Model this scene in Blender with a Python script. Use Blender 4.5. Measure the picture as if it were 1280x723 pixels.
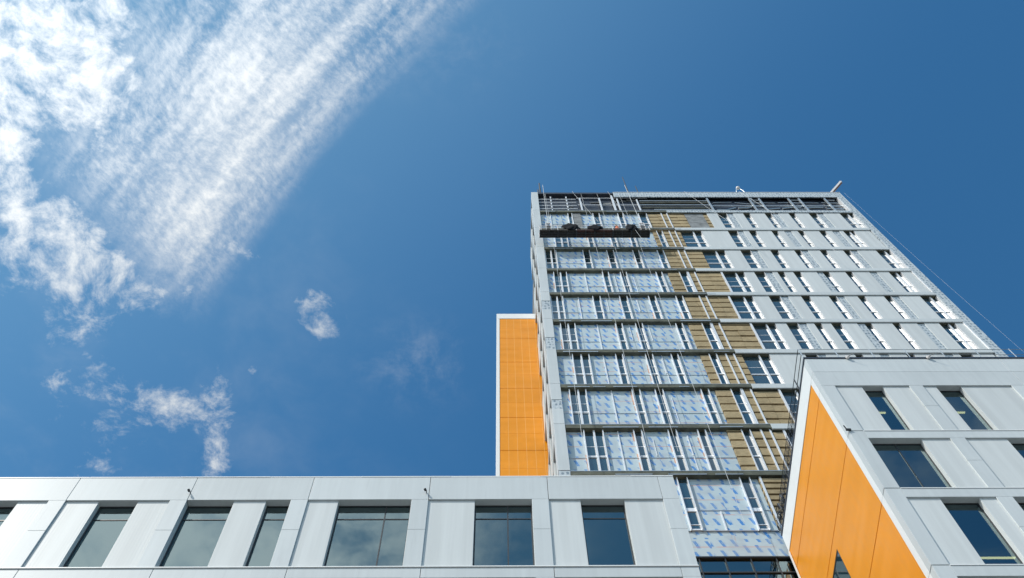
import bpy, bmesh, math, random
from mathutils import Vector, Matrix
random.seed(7)
for o in list(bpy.data.objects): bpy.data.objects.remove(o)
SC = bpy.context.scene
COL = SC.collection
R = math.radians

# ------------------------------------------------------------------ camera
EYE = 1.6
cd = bpy.data.cameras.new('camera'); cam = bpy.data.objects.new('camera', cd); COL.objects.link(cam)
F_PX = 1288.64; PITCH = 1.177712; ROLL = -.0309227; YAW = .0331077
cp, sp, cy, sy = math.cos(PITCH), math.sin(PITCH), math.cos(YAW), math.sin(YAW)
fw = Vector((sy*cp, cy*cp, sp)); rt = Vector((cy, -sy, 0)); up = rt.cross(fw)
r2 = math.cos(ROLL)*rt + math.sin(ROLL)*up; u2 = -math.sin(ROLL)*rt + math.cos(ROLL)*up
M = Matrix((r2, u2, -fw)).transposed().to_4x4(); M.translation = (0, 0, EYE)
cam.matrix_world = M
cd.sensor_width = 36; cd.lens = F_PX/1280*36; cd.clip_end = 6000; cd.clip_start = .1
SC.camera = cam

# ------------------------------------------------------------------ sun, sky, exposure
SUN_TO = Vector((-1.4, -1.0, 2.0)).normalized()
SUN_EL = math.asin(SUN_TO.z); SUN_AZ = math.atan2(SUN_TO.x, SUN_TO.y)      # azimuth clockwise from +Y
sd = bpy.data.lights.new('sun', 'SUN'); sd.energy = 3.6; sd.angle = R(.53); sd.color = (1, .955, .88)
so = bpy.data.objects.new('sun', sd); COL.objects.link(so); so.location = SUN_TO*200
so.rotation_euler = SUN_TO.to_track_quat('Z', 'Y').to_euler()
SC.view_settings.view_transform = 'Standard'; SC.view_settings.look = 'None'
SC.view_settings.exposure = 0.13; SC.view_settings.gamma = 1

class NT:
    """tiny helper to write shader maths as expressions"""
    def __init__(s, tree): s.t = tree
    def n(s, kind, **kw):
        nd = s.t.nodes.new(kind)
        for k, v in kw.items(): setattr(nd, k, v)
        return nd
    def lk(s, a, b): s.t.links.new(a, b)
    def put(s, v, sock):
        if isinstance(v, bpy.types.NodeSocket): s.lk(v, sock)
        else: sock.default_value = v
    def m(s, op, *a, clamp=False):
        nd = s.n('ShaderNodeMath', operation=op, use_clamp=clamp)
        for i, v in enumerate(a): s.put(v, nd.inputs[i])
        return nd.outputs[0]
    def add(s, a, b): return s.m('ADD', a, b)
    def sub(s, a, b): return s.m('SUBTRACT', a, b)
    def mul(s, a, b): return s.m('MULTIPLY', a, b)
    def step(s, a, lo, hi):
        nd = s.n('ShaderNodeMapRange', interpolation_type='SMOOTHSTEP')
        s.put(a, nd.inputs[0]); s.put(lo, nd.inputs[1]); s.put(hi, nd.inputs[2])
        return nd.outputs[0]
    def xyz(s, x, y, z=0.):
        nd = s.n('ShaderNodeCombineXYZ')
        for i, v in enumerate((x, y, z)): s.put(v, nd.inputs[i])
        return nd.outputs[0]
    def sep(s, v):
        nd = s.n('ShaderNodeSeparateXYZ'); s.lk(v, nd.inputs[0]); return nd.outputs
    def noise(s, vec, scale, detail=4., rough=.55, dist=0., out=0):
        nd = s.n('ShaderNodeTexNoise'); s.lk(vec, nd.inputs['Vector'])
        nd.inputs['Scale'].default_value = scale; nd.inputs['Detail'].default_value = detail
        nd.inputs['Roughness'].default_value = rough; nd.inputs['Distortion'].default_value = dist
        return nd.outputs[out]
    def mix(s, f, a, b):
        nd = s.n('ShaderNodeMix', data_type='RGBA'); s.put(f, nd.inputs[0])
        for v, i in ((a, 6), (b, 7)):
            if isinstance(v, tuple): nd.inputs[i].default_value = (*v, 1)
            else: s.lk(v, nd.inputs[i])
        return nd.outputs[2]
    def mapping(s, vec, scale=(1, 1, 1), rot=(0, 0, 0), loc=(0, 0, 0)):
        nd = s.n('ShaderNodeMapping'); s.lk(vec, nd.inputs[0])
        nd.inputs['Scale'].default_value = scale; nd.inputs['Rotation'].default_value = rot; nd.inputs['Location'].default_value = loc
        return nd.outputs[0]

W = bpy.data.worlds.new('World'); SC.world = W; W.use_nodes = True
W.node_tree.nodes.clear(); N = NT(W.node_tree)
sky = N.n('ShaderNodeTexSky', sky_type='NISHITA', sun_disc=False, sun_elevation=SUN_EL, sun_rotation=SUN_AZ)
sky.altitude = 200; sky.air_density = 1.0; sky.dust_density = .6; sky.ozone_density = 3.0
SKY_STRENGTH = .12
hs = N.n('ShaderNodeHueSaturation'); hs.inputs['Saturation'].default_value = 1.12; hs.inputs['Value'].default_value = 1.
N.lk(sky.outputs[0], hs.inputs['Color'])
tc = N.n('ShaderNodeTexCoord')
x, y, z = N.sep(tc.outputs['Generated'])
zc = N.m('MAXIMUM', z, .08)
u = N.m('DIVIDE', x, zc); v = N.m('DIVIDE', y, zc)              # cloud layer, seen as a flat sheet overhead
P = N.xyz(u, v)
warp = N.noise(P, 7., 3., out=1)
wx, wy, wz = N.sep(warp)
Pw = N.xyz(N.add(u, N.mul(N.sub(wx, .5), .06)), N.add(v, N.mul(N.sub(wy, .5), .06)))
fbm = N.noise(Pw, 17., 10., .62)
fine = N.noise(Pw, 60., 8., .68)
puff = N.add(N.mul(fbm, .62), N.mul(fine, .38))
def blob(cx, cy_, rx, ry, rot=0.):
    c, s_ = math.cos(rot), math.sin(rot)
    du = N.sub(u, cx); dv = N.sub(v, cy_)
    a = N.m('DIVIDE', N.add(N.mul(du, c), N.mul(dv, s_)), rx)
    b = N.m('DIVIDE', N.sub(N.mul(dv, c), N.mul(du, s_)), ry)
    return N.m('EXPONENT', N.mul(N.add(N.mul(a, a), N.mul(b, b)), -1.))
def total(items):
    t = items[0]
    for i in items[1:]: t = N.add(t, i)
    return t
# heaped clouds
heap_mask = total([
    N.mul(blob(-.47, .155, .11, .09), 1.35), blob(-.40, .20, .06, .05), N.mul(blob(-.37, .13, .05, .03), .6), N.mul(blob(-.36, .20, .04, .02), .5), N.mul(blob(-.485, .31, .06, .09), .85), N.mul(blob(-.445, .43, .035, .08), .85),
    N.mul(blob(-.41, .36, .06, .06), .75), N.mul(blob(-.36, .42, .04, .02), .55), N.mul(blob(-.465, .52, .06, .03), .4),
    N.mul(blob(-.274, .368, .022, .016), 1.15), N.mul(blob(-.322, .415, .022, .014), .6),
    N.mul(blob(-.182, .463, .024, .015), .95), N.mul(blob(-.202, .435, .026, .018), .85), N.mul(blob(-.215, .45, .03, .015), .35),
    N.mul(blob(-.318, .565, .045, .042), .74), N.mul(blob(-.323, .632, .018, .036), .85), N.mul(blob(-.362, .545, .03, .016), .7),
    N.mul(blob(-.305, .525, .012, .03), .6), N.mul(blob(-.285, .505, .03, .01, .5), .45), N.mul(blob(-.405, .565, .035, .034), .72),
    N.mul(blob(-.438, .635, .034, .018), .9), N.mul(blob(-.45, .55, .05, .04), .35),
])
heap_mask = N.m('MINIMUM', heap_mask, 1.35)
heap = N.step(N.add(N.mul(heap_mask, .62), N.mul(N.sub(puff, .5), 3.3)), .30, 1.2)
heap = N.mul(heap, N.step(heap_mask, .03, .22))
# combed cirrus sheet
s_ = N.sub(N.mul(u, .75), N.mul(v, .66)); t_ = N.add(N.mul(u, .66), N.mul(v, .75))
tb = N.add(t_, N.mul(N.m('POWER', N.m('ABSOLUTE', N.add(s_, .12)), 2.), -.32))           # the right edge bends
sw = N.add(s_, N.mul(N.sub(wx, .5), .05)); tw = N.add(tb, N.mul(N.sub(wy, .5), .02))
streak = N.noise(N.xyz(N.mul(sw, 4.), N.mul(tw, 52.)), 1., 2., .45)
comb = N.noise(N.xyz(N.mul(sw, 135.), N.mul(tw, 90.)), 1., 7., .7)
soft = N.noise(Pw, 9., 4., .55)
sheet_mask = N.mul(N.mul(N.step(tb, -.20, -.07), N.sub(1., N.step(N.add(tb, N.mul(N.sub(soft, .5), .05)), .03, .088))), N.step(N.add(s_, N.mul(N.sub(puff, .5), .12)), -.565, -.47))
edge_core = N.mul(N.m('EXPONENT', N.mul(N.m('POWER', N.m('DIVIDE', N.sub(tb, .005), .05), 2.), -1.)), N.sub(1., N.step(s_, -.36, -.14)))
sheet = N.mul(sheet_mask, N.m('ADD', N.mul(edge_core, .30),
        N.mul(N.step(N.add(N.add(N.mul(streak, .62), N.mul(comb, .66)), N.mul(soft, .70)), .74, 1.34), .84), clamp=True))
veil = N.mul(N.mul(N.step(N.noise(Pw, 6., 5., .6), .45, .8), N.sub(1., N.step(u, -.42, .02))), .13)
faint = N.mul(N.mul(N.step(puff, .42, .75), total([blob(-.09, .50, .05, .04), N.mul(blob(-.06, .16, .06, .04), .5)])), .22)
# clouds behind the viewer, seen only as reflections
back = N.mul(N.step(N.add(N.noise(Pw, 8., 9., .68), N.mul(N.step(u, .2, -.5), .22)), .40, .74), N.mul(N.sub(1., N.step(u, -.2, .2)), N.sub(1., N.step(v, -.55, -.25))))
back2 = N.mul(N.mul(N.step(N.noise(Pw, 4.2, 8., .6), .5, .7), N.sub(1., N.step(v, -.55, -.25))), .35)
cover = N.m('MAXIMUM', N.m('MAXIMUM', heap, N.m('ADD', sheet, N.add(veil, faint), clamp=True)), N.m('MAXIMUM', back, back2))
sundot = N.n('ShaderNodeVectorMath', operation='DOT_PRODUCT'); N.lk(tc.outputs['Generated'], sundot.inputs[0]); sundot.inputs[1].default_value = SUN_TO
glow = N.step(sundot.outputs['Value'], .62, 1.0)
lum = N.add(6.3, N.mul(glow, 6.))
cl = N.n('ShaderNodeVectorMath', operation='SCALE'); cl.inputs[0].default_value = (.95, .985, 1.0); N.lk(lum, cl.inputs['Scale'])
tint = N.n('ShaderNodeVectorMath', operation='MULTIPLY'); N.lk(hs.outputs[0], tint.inputs[0]); tint.inputs[1].default_value = (.56, 1.08, 1.14)
aur = N.m('POWER', N.step(sundot.outputs['Value'], .35, 1.05), 1.6)
hazed = N.mix(N.mul(aur, .42), tint.outputs[0], (3.0, 5.4, 6.8))
colr = N.mix(cover, hazed, cl.outputs[0])
bg = N.n('ShaderNodeBackground'); bg.inputs['Strength'].default_value = SKY_STRENGTH; N.lk(colr, bg.inputs['Color'])
N.lk(bg.outputs[0], N.n('ShaderNodeOutputWorld').inputs[0])

# ------------------------------------------------------------------ materials
def mat(name, base, rough=.5, metal=0., spec=.5, var=0., fn=None, emit=None, coat=0.):
    m = bpy.data.materials.new(name); m.use_nodes = True
    t = m.node_tree; n = NT(t); b = t.nodes['Principled BSDF']
    b.inputs['Roughness'].default_value = rough; b.inputs['Metallic'].default_value = metal
    b.inputs['Specular IOR Level'].default_value = spec; b.inputs['Coat Weight'].default_value = coat
    b.inputs['Base Color'].default_value = (*base, 1)
    if emit: b.inputs['Emission Color'].default_value = (*base, 1); b.inputs['Emission Strength'].default_value = emit
    pos = n.n('ShaderNodeNewGeometry').outputs['Position']
    c = None
    if fn: c = fn(n, b, pos, base)
    if var:
        oi = n.n('ShaderNodeObjectInfo').outputs['Random']
        h = n.n('ShaderNodeHueSaturation')
        h.inputs['Value'].default_value = 1
        n.lk(n.add(1-var, n.mul(oi, 2*var)), h.inputs['Value'])
        if c is None: h.inputs['Color'].default_value = (*base, 1)
        else: n.lk(c, h.inputs['Color'])
        c = h.outputs[0]
    if c is not None: n.lk(c, b.inputs['Base Color'])
    return m
def fn_alu(n, b, p, base):
    big = n.noise(p, .35, 4.); st = n.noise(n.mapping(p, (6, 6, .25)), 1., 4.)
    f = n.add(n.mul(big, .5), n.mul(st, .5))
    n.lk(n.add(.40, n.mul(f, .14)), b.inputs['Roughness'])
    wav = n.noise(p, .8, 2.)
    bp = n.n('ShaderNodeBump'); bp.inputs['Strength'].default_value = .12; bp.inputs['Distance'].default_value = .02
    n.lk(wav, bp.inputs['Height']); n.lk(bp.outputs[0], b.inputs['Normal'])
    X, Y, Z = n.sep(p)
    drip = n.mul(n.step(n.noise(n.xyz(n.mul(n.add(X, Y), 5.), n.mul(Z, .35)), 1., 3.), .60, .74), .10)
    k = n.sub(n.step(f, .3, .7), n.mul(drip, 6.))
    return n.mix(k, tuple(x_*.93 for x_ in base), tuple(x_*1.04 for x_ in base))
def fn_rib(n, b, p, base):
    X, Y, Z = n.sep(p)
    w = n.m('SINE', n.mul(n.add(X, Y), 2*math.pi/.10))
    bp = n.n('ShaderNodeBump'); bp.inputs['Strength'].default_value = .03; bp.inputs['Distance'].default_value = .01
    n.lk(w, bp.inputs['Height']); n.lk(bp.outputs[0], b.inputs['Normal'])
    st = n.noise(n.mapping(p, (3., 3., .12)), 1., 5.)
    return n.mix(n.step(st, .3, .72), tuple(x_*.93 for x_ in base), tuple(x_*1.04 for x_ in base))
def fn_orange(n, b, p, base):
    st = n.noise(n.mapping(p, (1.2, 1.6, .5), (.7, 0, 0)), 2.5, 6., .6)
    n.lk(n.add(.26, n.mul(st, .22)), b.inputs['Roughness'])
    wav = n.noise(n.mapping(p, (.25, .25, 1.0)), .42, 2.)
    bp = n.n('ShaderNodeBump'); bp.inputs['Strength'].default_value = 1.; bp.inputs['Distance'].default_value = .16
    n.lk(wav, bp.inputs['Height']); n.lk(bp.outputs[0], b.inputs['Normal'])
    big = n.noise(p, .22, 3.)
    return n.mix(n.step(n.add(n.mul(st, .5), n.mul(big, .5)), .35, .65), tuple(x_*.95 for x_ in base), tuple(x_*1.03 for x_ in base))
def fn_foam(n, b, p, base):
    X, Y, Z = n.sep(p)
    CW, CH = .54, .80
    board = n.add(n.m('FLOOR', n.m('DIVIDE', n.add(X, .3), 1.22)), n.mul(n.m('FLOOR', n.m('DIVIDE', n.add(Z, 1.3), 2.296)), 7.))
    rnd = n.n('ShaderNodeTexWhiteNoise', noise_dimensions='1D'); n.lk(board, rnd.inputs['W'])
    Zb = n.add(Z, n.mul(rnd.outputs['Value'], 1.7))                     # every board was hung at its own height
    row = n.m('FLOOR', n.m('DIVIDE', Zb, CH))
    Xs = n.add(n.add(X, n.mul(Zb, .30)), n.mul(row, .235))
    Xs = n.add(Xs, n.mul(n.sub(n.noise(p, .6, 2.), .5), .18))
    col = n.m('FLOOR', n.m('DIVIDE', Xs, CW))
    fx = n.m('FRACT', n.m('DIVIDE', Xs, CW)); fz = n.m('FRACT', n.m('DIVIDE', n.add(Zb, n.mul(n.noise(n.xyz(col, row), 3.1, 0.), .2)), CH))
    dx = n.m('ABSOLUTE', n.sub(fx, .5)); dz = n.m('ABSOLUTE', n.sub(fz, .5))
    d1 = n.mul(n.sub(1., n.step(dx, .11, .17)), n.sub(1., n.step(dz, .30, .36)))
    brk = n.step(n.noise(n.mapping(p, (14, 1, 9)), 1., 2.), .36, .44)           # letters of the print, too small to read
    d2 = n.mul(n.mul(n.sub(1., n.step(n.m('ABSOLUTE', n.sub(fx, .72)), .02, .045)), n.sub(1., n.step(dz, .12, .16))), .35)
    dash = n.m('MAXIMUM', n.mul(d1, n.add(.5, n.mul(brk, .5))), d2)
    fade = n.add(.55, n.mul(n.noise(p, .9, 3.), .7))
    c = n.mix(n.mul(dash, n.m('MINIMUM', fade, 1.)), base, (.04, .22, .57))
    f2 = n.m('FRACT', n.m('DIVIDE', n.add(Z, .2), 1.22))
    tape = n.mul(n.sub(1., n.step(n.m('ABSOLUTE', n.sub(f2, .5)), .014, .024)), n.step(n.noise(n.mapping(p, (.7, 1, .9), (0, 0, 0), (3, 1, 2)), 1., 3.), .43, .52))
    c = n.mix(n.mul(tape, .75), c, (.62, .24, .13))
    # worn spots of orange sealant
    seal = n.step(n.noise(n.mapping(p, (2.2, 1, .55)), 1.1, 5., .65), .66, .72)
    c = n.mix(n.mul(seal, .55), c, (.60, .27, .17))
    g = n.noise(p, 1.3, 5.)
    return n.mix(n.mul(n.step(g, .42, .72), .5), c, (.36, .41, .46))
def fn_wool(n, b, p, base):
    a = n.noise(n.mapping(p, (1, 1, 5)), 3., 6., .7); g = n.noise(p, .8, 3.)
    f = n.add(n.mul(a, .6), n.mul(g, .4))
    bp = n.n('ShaderNodeBump'); bp.inputs['Strength'].default_value = .6; bp.inputs['Distance'].default_value = .04
    n.lk(a, bp.inputs['Height']); n.lk(bp.outputs[0], b.inputs['Normal'])
    return n.mix(n.step(f, .3, .7), tuple(x_*.6 for x_ in base), tuple(x_*1.2 for x_ in base))
def fn_dots(n, b, p, base):
    X, Y, Z = n.sep(p)
    vo = n.n('ShaderNodeTexVoronoi'); vo.inputs['Scale'].default_value = 1.
    n.lk(n.mapping(p, (4.2, .01, 2.6)), vo.inputs['Vector']); vo.inputs['Randomness'].default_value = .45
    k = n.sub(1., n.step(vo.outputs['Distance'], .24, .40))
    l = n.step(n.noise(n.mapping(p, (9, 1, 3)), 1., 3.), .5, .6)
    c = n.mix(n.mul(k, .75), base, (.10, .16, .22))
    return n.mix(n.mul(l, .3), c, (.70, .76, .80))
def fn_dirty(n, b, p, base):
    f = n.noise(n.mapping(p, (1, 1, 2)), 1.4, 6., .65)
    return n.mix(n.step(f, .3, .7), tuple(x_*.6 for x_ in base), tuple(x_*1.35 for x_ in base))
def fn_glass(n, b, p, base):
    wav = n.noise(p, .55, 2.)
    bp = n.n('ShaderNodeBump'); bp.inputs['Strength'].default_value = .05; bp.inputs['Distance'].default_value = .03
    n.lk(wav, bp.inputs['Height'])
    n.lk(bp.outputs[0], b.inputs['Normal'])
    return None
ALU = mat('silver_white_aluminium', (.56, .605, .622), .44, .0, .25, .045, fn_alu)
RIB = mat('ribbed_white_panel', (.59, .625, .632), .47, 0, .25, .035, fn_rib)
TRIM = mat('white_trim', (.78, .80, .80), .4)
BRIGHT = mat('bare_bright_metal', (.82, .84, .86), .38, .25)
FRAMEW = mat('mill_finish_frame', (.84, .86, .88), .35, .25)
ORANGE = mat('orange_panel', (.79, .29, .003), .3, 0, .24, .02, fn_orange)
FOAM = mat('printed_insulation', (.46, .565, .615), .55, 0, .4, .03, fn_foam)
WOOL = mat('mineral_wool', (.40, .32, .195), .95, 0, .1, .06, fn_wool)
DOTS = mat('speckled_membrane', (.45, .51, .55), .6, 0, .3, .03, fn_dots)
GIRT = mat('dark_green_steel', (.11, .115, .085), .6, .2, .4, .1, fn_dirty)
DARK = mat('dark_cavity', (.035, .04, .045), .8)
NAVY = mat('black_membrane', (.03, .04, .06), .5, 0, .4, 0, fn_dirty)
GREY = mat('grey_primed_board', (.22, .235, .24), .7, 0, .3, .03, fn_dirty)
GALV = mat('galvanised_steel', (.50, .55, .58), .42, .6, .5, .08)
CORE = mat('bare_concrete', (.25, .25, .24), .9, 0, .2, 0, fn_dirty)
BLKFRAME = mat('dark_window_frame', (.03, .035, .04), .45)
PANE = mat('tower_glass', (.018, .045, .06), .04, 0, 1., .1, fn_glass)
PANE.node_tree.nodes['Principled BSDF'].inputs['IOR'].default_value = 1.9
SEAL = mat('orange_sealant', (.50, .33, .26), .8, 0, .2, .15)
ROPE = mat('pale_rope', (.55, .57, .58), .6)
STEELDK = mat('dark_steel', (.06, .065, .07), .5, .5)
def glass_mat(name, tint, ior):
    m = bpy.data.materials.new(name); m.use_nodes = True; t = m.node_tree; t.nodes.clear(); n = NT(t)
    pos = n.n('ShaderNodeNewGeometry').outputs['Position']
    wav = n.noise(pos, .5, 2.); bp = n.n('ShaderNodeBump'); bp.inputs['Strength'].default_value = .06; bp.inputs['Distance'].default_value = .03
    n.lk(wav, bp.inputs['Height'])
    fr = n.n('ShaderNodeFresnel'); fr.inputs['IOR'].default_value = ior
    tr = n.n('ShaderNodeBsdfTransparent'); tr.inputs[0].default_value = (*tint, 1)
    gl = n.n('ShaderNodeBsdfGlossy'); gl.inputs['Roughness'].default_value = .02; gl.inputs['Color'].default_value = (.74, .96, 1., 1)
    n.lk(bp.outputs[0], gl.inputs['Normal'])
    bf = n.n('ShaderNodeNewGeometry').outputs['Backfacing']                     # the inner face of the pane only lets light through
    n.lk(n.mix(bf, tint, (1., 1., 1.)), tr.inputs[0])
    mx = n.n('ShaderNodeMixShader'); n.lk(n.mul(fr.outputs[0], n.sub(1., bf)), mx.inputs[0]); n.lk(tr.outputs[0], mx.inputs[1]); n.lk(gl.outputs[0], mx.inputs[2])
    n.lk(mx.outputs[0], n.n('ShaderNodeOutputMaterial').inputs[0]); return m
GLASS = glass_mat('tinted_window_glass', (.16, .28, .31), 2.8)
ROOM = mat('room_interior', (.10, .12, .125), .9)
LAMP = mat('ceiling_lamp', (1, .62, .26), .5, emit=3.2)
GROUND = mat('paved_ground', (.22, .215, .2), .9, 0, .2, 0, fn_dirty)
ASPH = mat('asphalt', (.05, .05, .052), .9, 0, .2, 0, fn_dirty)
MAROON = mat('maroon_decking', (.06, .03, .027), .7, 0, .3, 0, fn_dirty)
TARP = mat('dark_tarpaulin', (.012, .014, .018), .9, 0, .1)
ORANGEV = mat('orange_vest', (.85, .16, .03), .7)
YELLOW = mat('yellow_helmet', (.8, .5, .04), .4)
SKIN = mat('skin', (.45, .26, .18), .6)
NAVYCL = mat('navy_clothing', (.02, .03, .06), .9)
SAFEW = mat('white_painted_steel', (.75, .72, .70), .4)

# ------------------------------------------------------------------ mesh helpers
class MB:
    def __init__(s): s.v = []; s.f = []
    def box(s, x0, x1, y0, y1, z0, z1):
        b = len(s.v)
        s.v += [(x0,y0,z0),(x1,y0,z0),(x1,y1,z0),(x0,y1,z0),(x0,y0,z1),(x1,y0,z1),(x1,y1,z1),(x0,y1,z1)]
        s.f += [tuple(b+i for i in q) for q in ((0,3,2,1),(4,5,6,7),(0,1,5,4),(1,2,6,5),(2,3,7,6),(3,0,4,7))]
        return s
    def tube(s, pts, r, n=6):
        pts = [Vector(p) for p in pts]; rings = []
        for i, p in enumerate(pts):
            d = (pts[min(i+1, len(pts)-1)] - pts[max(i-1, 0)]).normalized()
            a = d.orthogonal().normalized() if not rings else (last - d*last.dot(d)).normalized()
            last = a; b_ = d.cross(a); k = len(s.v)
            rr = r[i] if isinstance(r, (list, tuple)) else r
            s.v += [tuple(p + (a*math.cos(t)+b_*math.sin(t))*rr) for t in [2*math.pi*j/n for j in range(n)]]
            rings.append(k)
        for a, b in zip(rings, rings[1:]):
            for j in range(n): s.f.append((a+j, a+(j+1)%n, b+(j+1)%n, b+j))
        s.f.append(tuple(rings[0]+j for j in reversed(range(n)))); s.f.append(tuple(rings[-1]+j for j in range(n)))
        return s
    def lathe(s, prof, c, axis=(0,0,1), n=10):
        ax = Vector(axis).normalized(); a = ax.orthogonal().normalized(); b_ = ax.cross(a); c = Vector(c); rings = []
        for rr, h in prof:
            rings.append(len(s.v))
            s.v += [tuple(c + ax*h + (a*math.cos(t)+b_*math.sin(t))*rr) for t in [2*math.pi*j/n for j in range(n)]]
        for p, q in zip(rings, rings[1:]):
            for j in range(n): s.f.append((p+j, p+(j+1)%n, q+(j+1)%n, q+j))
        s.f.append(tuple(rings[0]+j for j in reversed(range(n)))); s.f.append(tuple(rings[-1]+j for j in range(n)))
        return s
    def build(s, name, m, parent=None, bevel=0., smooth=False, org=None):
        root = parent
        while root is not None and root.parent is not None: root = root.parent
        o_ = Vector(org) if org is not None else (root.location.copy() if root is not None else Vector((0, 0, 0)))
        me = bpy.data.meshes.new(name); me.from_pydata([tuple(Vector(p)-o_) for p in s.v], [], s.f); me.update()
        me.materials.append(m)
        if smooth:
            for p in me.polygons: p.use_smooth = True
        o = bpy.data.objects.new(name, me); COL.objects.link(o)
        if parent is not None: o.parent = parent
        else: o.location = o_
        if bevel:
            b = o.modifiers.new('bevel', 'BEVEL'); b.width = bevel; b.segments = 2; b.limit_method = 'ANGLE'
        return o
def tag(o, label, cat, group=None, kind=None):
    if label: o['label'] = label
    if cat: o['category'] = cat
    if group: o['group'] = group
    if kind: o['kind'] = kind
    return o
def thing(name, label, cat, loc, group=None):
    o = bpy.data.objects.new(name, None); COL.objects.link(o); o.location = loc; o.empty_display_size = .3
    return tag(o, label, cat, group)
def bx(name, m, parent, *b, bevel=0.): return MB().box(*b).build(name, m, parent, bevel)

# ------------------------------------------------------------------ ground
g = MB(); g.box(-1500, 1500, -1500, 1500, -1, 0); tag(g.build('ground', GROUND), None, None, kind='structure')
g = MB(); g.box(-1500, 1500, -16, -6, .004, .008); tag(g.build('road', ASPH), None, None, kind='structure')
g = MB(); g.box(-1500, 1500, -5.8, -5.5, .0, .13); tag(g.build('kerb', CORE), None, None, kind='structure')

# ------------------------------------------------------------------ the two wings
F = 19.0
def wing_window(parent, x0, x1, z0, z1, mull=(), transom=None):
    w = MB(); y0, y1 = F+.245, F+.30; t = .045
    w.box(x0, x0+t, y0, y1, z0, z1); w.box(x1-t, x1, y0, y1, z0, z1)
    w.box(x0+t, x1-t, y0+.002, y1, z1-t, z1); w.box(x0+t, x1-t, y0+.002, y1, z0, z0+t)
    for a in mull: w.box(a-.02, a+.02, y0+.003, y1, z0+t, z1-t)
    if transom: w.box(x0+t, x1-t, y0+.006, y1, transom-.018, transom+.018)
    o = w.build('window', BLKFRAME, parent)
    MB().box(x0+t, x1-t, F+.268, F+.274, z0+t, z1-t).build('pane', GLASS, o)
    return o
def wing_panel(parent, x0, x1, z0, z1): return bx('cladding_panel', RIB, parent, x0, x1, F+.06, F+.30, z0, z1, bevel=.006)
def pilaster(parent, x0, x1, z0, z1):
    p = MB(); zm = z0 + (z1-z0)*.53
    p.box(x0, x1, F+.001, F+.28, z0, zm-.006); p.box(x0, x1, F+.001, F+.28, zm+.006, z1)
    return p.build('pilaster', ALU, parent, .006)

# low wing
low = thing('office_building', 'long low silver-white wing with a row of tinted windows, crossing the foreground from the left', 'building', (-10, F, 0))
LX0, LX1 = -25.6, 5.83
bx('wall', ROOM, low, LX0+.1, LX1-.1, F+2.6, 27.4, 0, 30.6)
bx('end_wall', ALU, low, LX1-.1, LX1-.002, F+.31, 27.4, 0, 30.9)
bx('roof', CORE, low, LX0, LX1-.1, F+.31, 27.4, 30.62, 30.8)
for z1 in (26.28, 22.4, 18.5): bx('floor_slab', ROOM, low, LX0, LX1-.1, F+.30, F+2.6, z1-.62, z1-.05)
bx('ceiling', ROOM, low, LX0, LX1-.1, F+.31, F+2.6, 29.76, 30.5)
bx('lower_wall', ALU, low, LX0, LX1-.1, F+.05, F+2.6, 0, 21.5)
JX = [1.6 - 3.876*k for k in range(8)]                       # right edges of the pilasters
for k, j in enumerate([5.30] + JX):
    if k == 0: a, b = JX[0]+.012, 5.30-.006
    else: a, b = j-3.876+.012, j-.006
    if k == 1: b = JX[0]-.006
    bx('parapet_panel', ALU, low, a, b, F, F+.30, 29.745, 31.03, bevel=.006)
bx('parapet_panel', ALU, low, 5.306, LX1, F, F+.30, 29.745, 31.03, bevel=.006)
bx('joint_backing', DARK, low, LX0, LX1-.05, F+.10, F+.29, 29.80, 31.0)
x_ = LX0
while x_ < LX1-.1:
    e_ = min(x_+3.0, LX1+.01); dz_ = random.uniform(-.006, .006)
    bx('coping', TRIM, low, x_, e_-.008, F-.012+random.uniform(-.004, .004), F+.5, 31.033, 31.09+dz_, bevel=.008); x_ = e_
for j in JX: pilaster(low, j-.54, j, 26.31, 29.74)
pilaster(low, 5.30, LX1, 26.31, 29.74)
ZB, ZT = 26.31, 29.74
def span(segs):
    for kind, a, b, *m in segs:
        if kind == 'P': wing_panel(low, a, b, ZB, ZT)
        else: wing_window(low, a, b, ZB, ZT, m, 29.02)
span([('P', 1.602, 2.63), ('W', 2.63, 4.05), ('P', 4.05, 5.298)])
span([('P', -2.274, -.78), ('W', -.78, 1.058, .28)])
span([('P', -6.15, -5.17), ('W', -5.17, -2.818, -3.63)])
span([('W', -10.026, -8.52), ('P', -8.52, -7.49), ('W', -7.49, -6.694)])
span([('P', -13.9, -12.85), ('W', -12.85, -11.6), ('P', -11.6, -10.57)])
span([('P', -17.78, -16.9), ('W', -16.9, -15.43), ('P', -15.43, -14.446)])
span([('W', -21.65, -20.0), ('P', -20.0, -18.322)])
span([('P', -25.53, -23.9), ('W', -23.9, -22.2)])
bx('sill', TRIM, low, LX0, LX1+.01, F-.03, F+.30, 26.262, 26.306, bevel=.005)
for k, j in enumerate([5.30] + JX):
    a, b = (JX[0]+.012, 5.294) if k == 0 else (j-3.876+.012-.16*0, j-.006)
    bx('spandrel_panel', ALU, low, a, b, F+.002, F+.30, 25.80, 26.245, bevel=.006)
bx('spandrel_panel', ALU, low, 5.306, LX1, F+.002, F+.30, 25.80, 26.245, bevel=.006)
for j in JX[:7]:
    pilaster(low, j-.54, j, 22.44, 25.795)
    wing_panel(low, j+.002, j+1.2, 22.44, 25.795); wing_window(low, j+1.2, j+3.334, 22.44, 25.795)
pilaster(low, 5.30, LX1, 22.44, 25.795)
bx('spandrel_panel', ALU, low, LX0, LX1, F+.002, F+.30, 21.5, 22.435)

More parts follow.
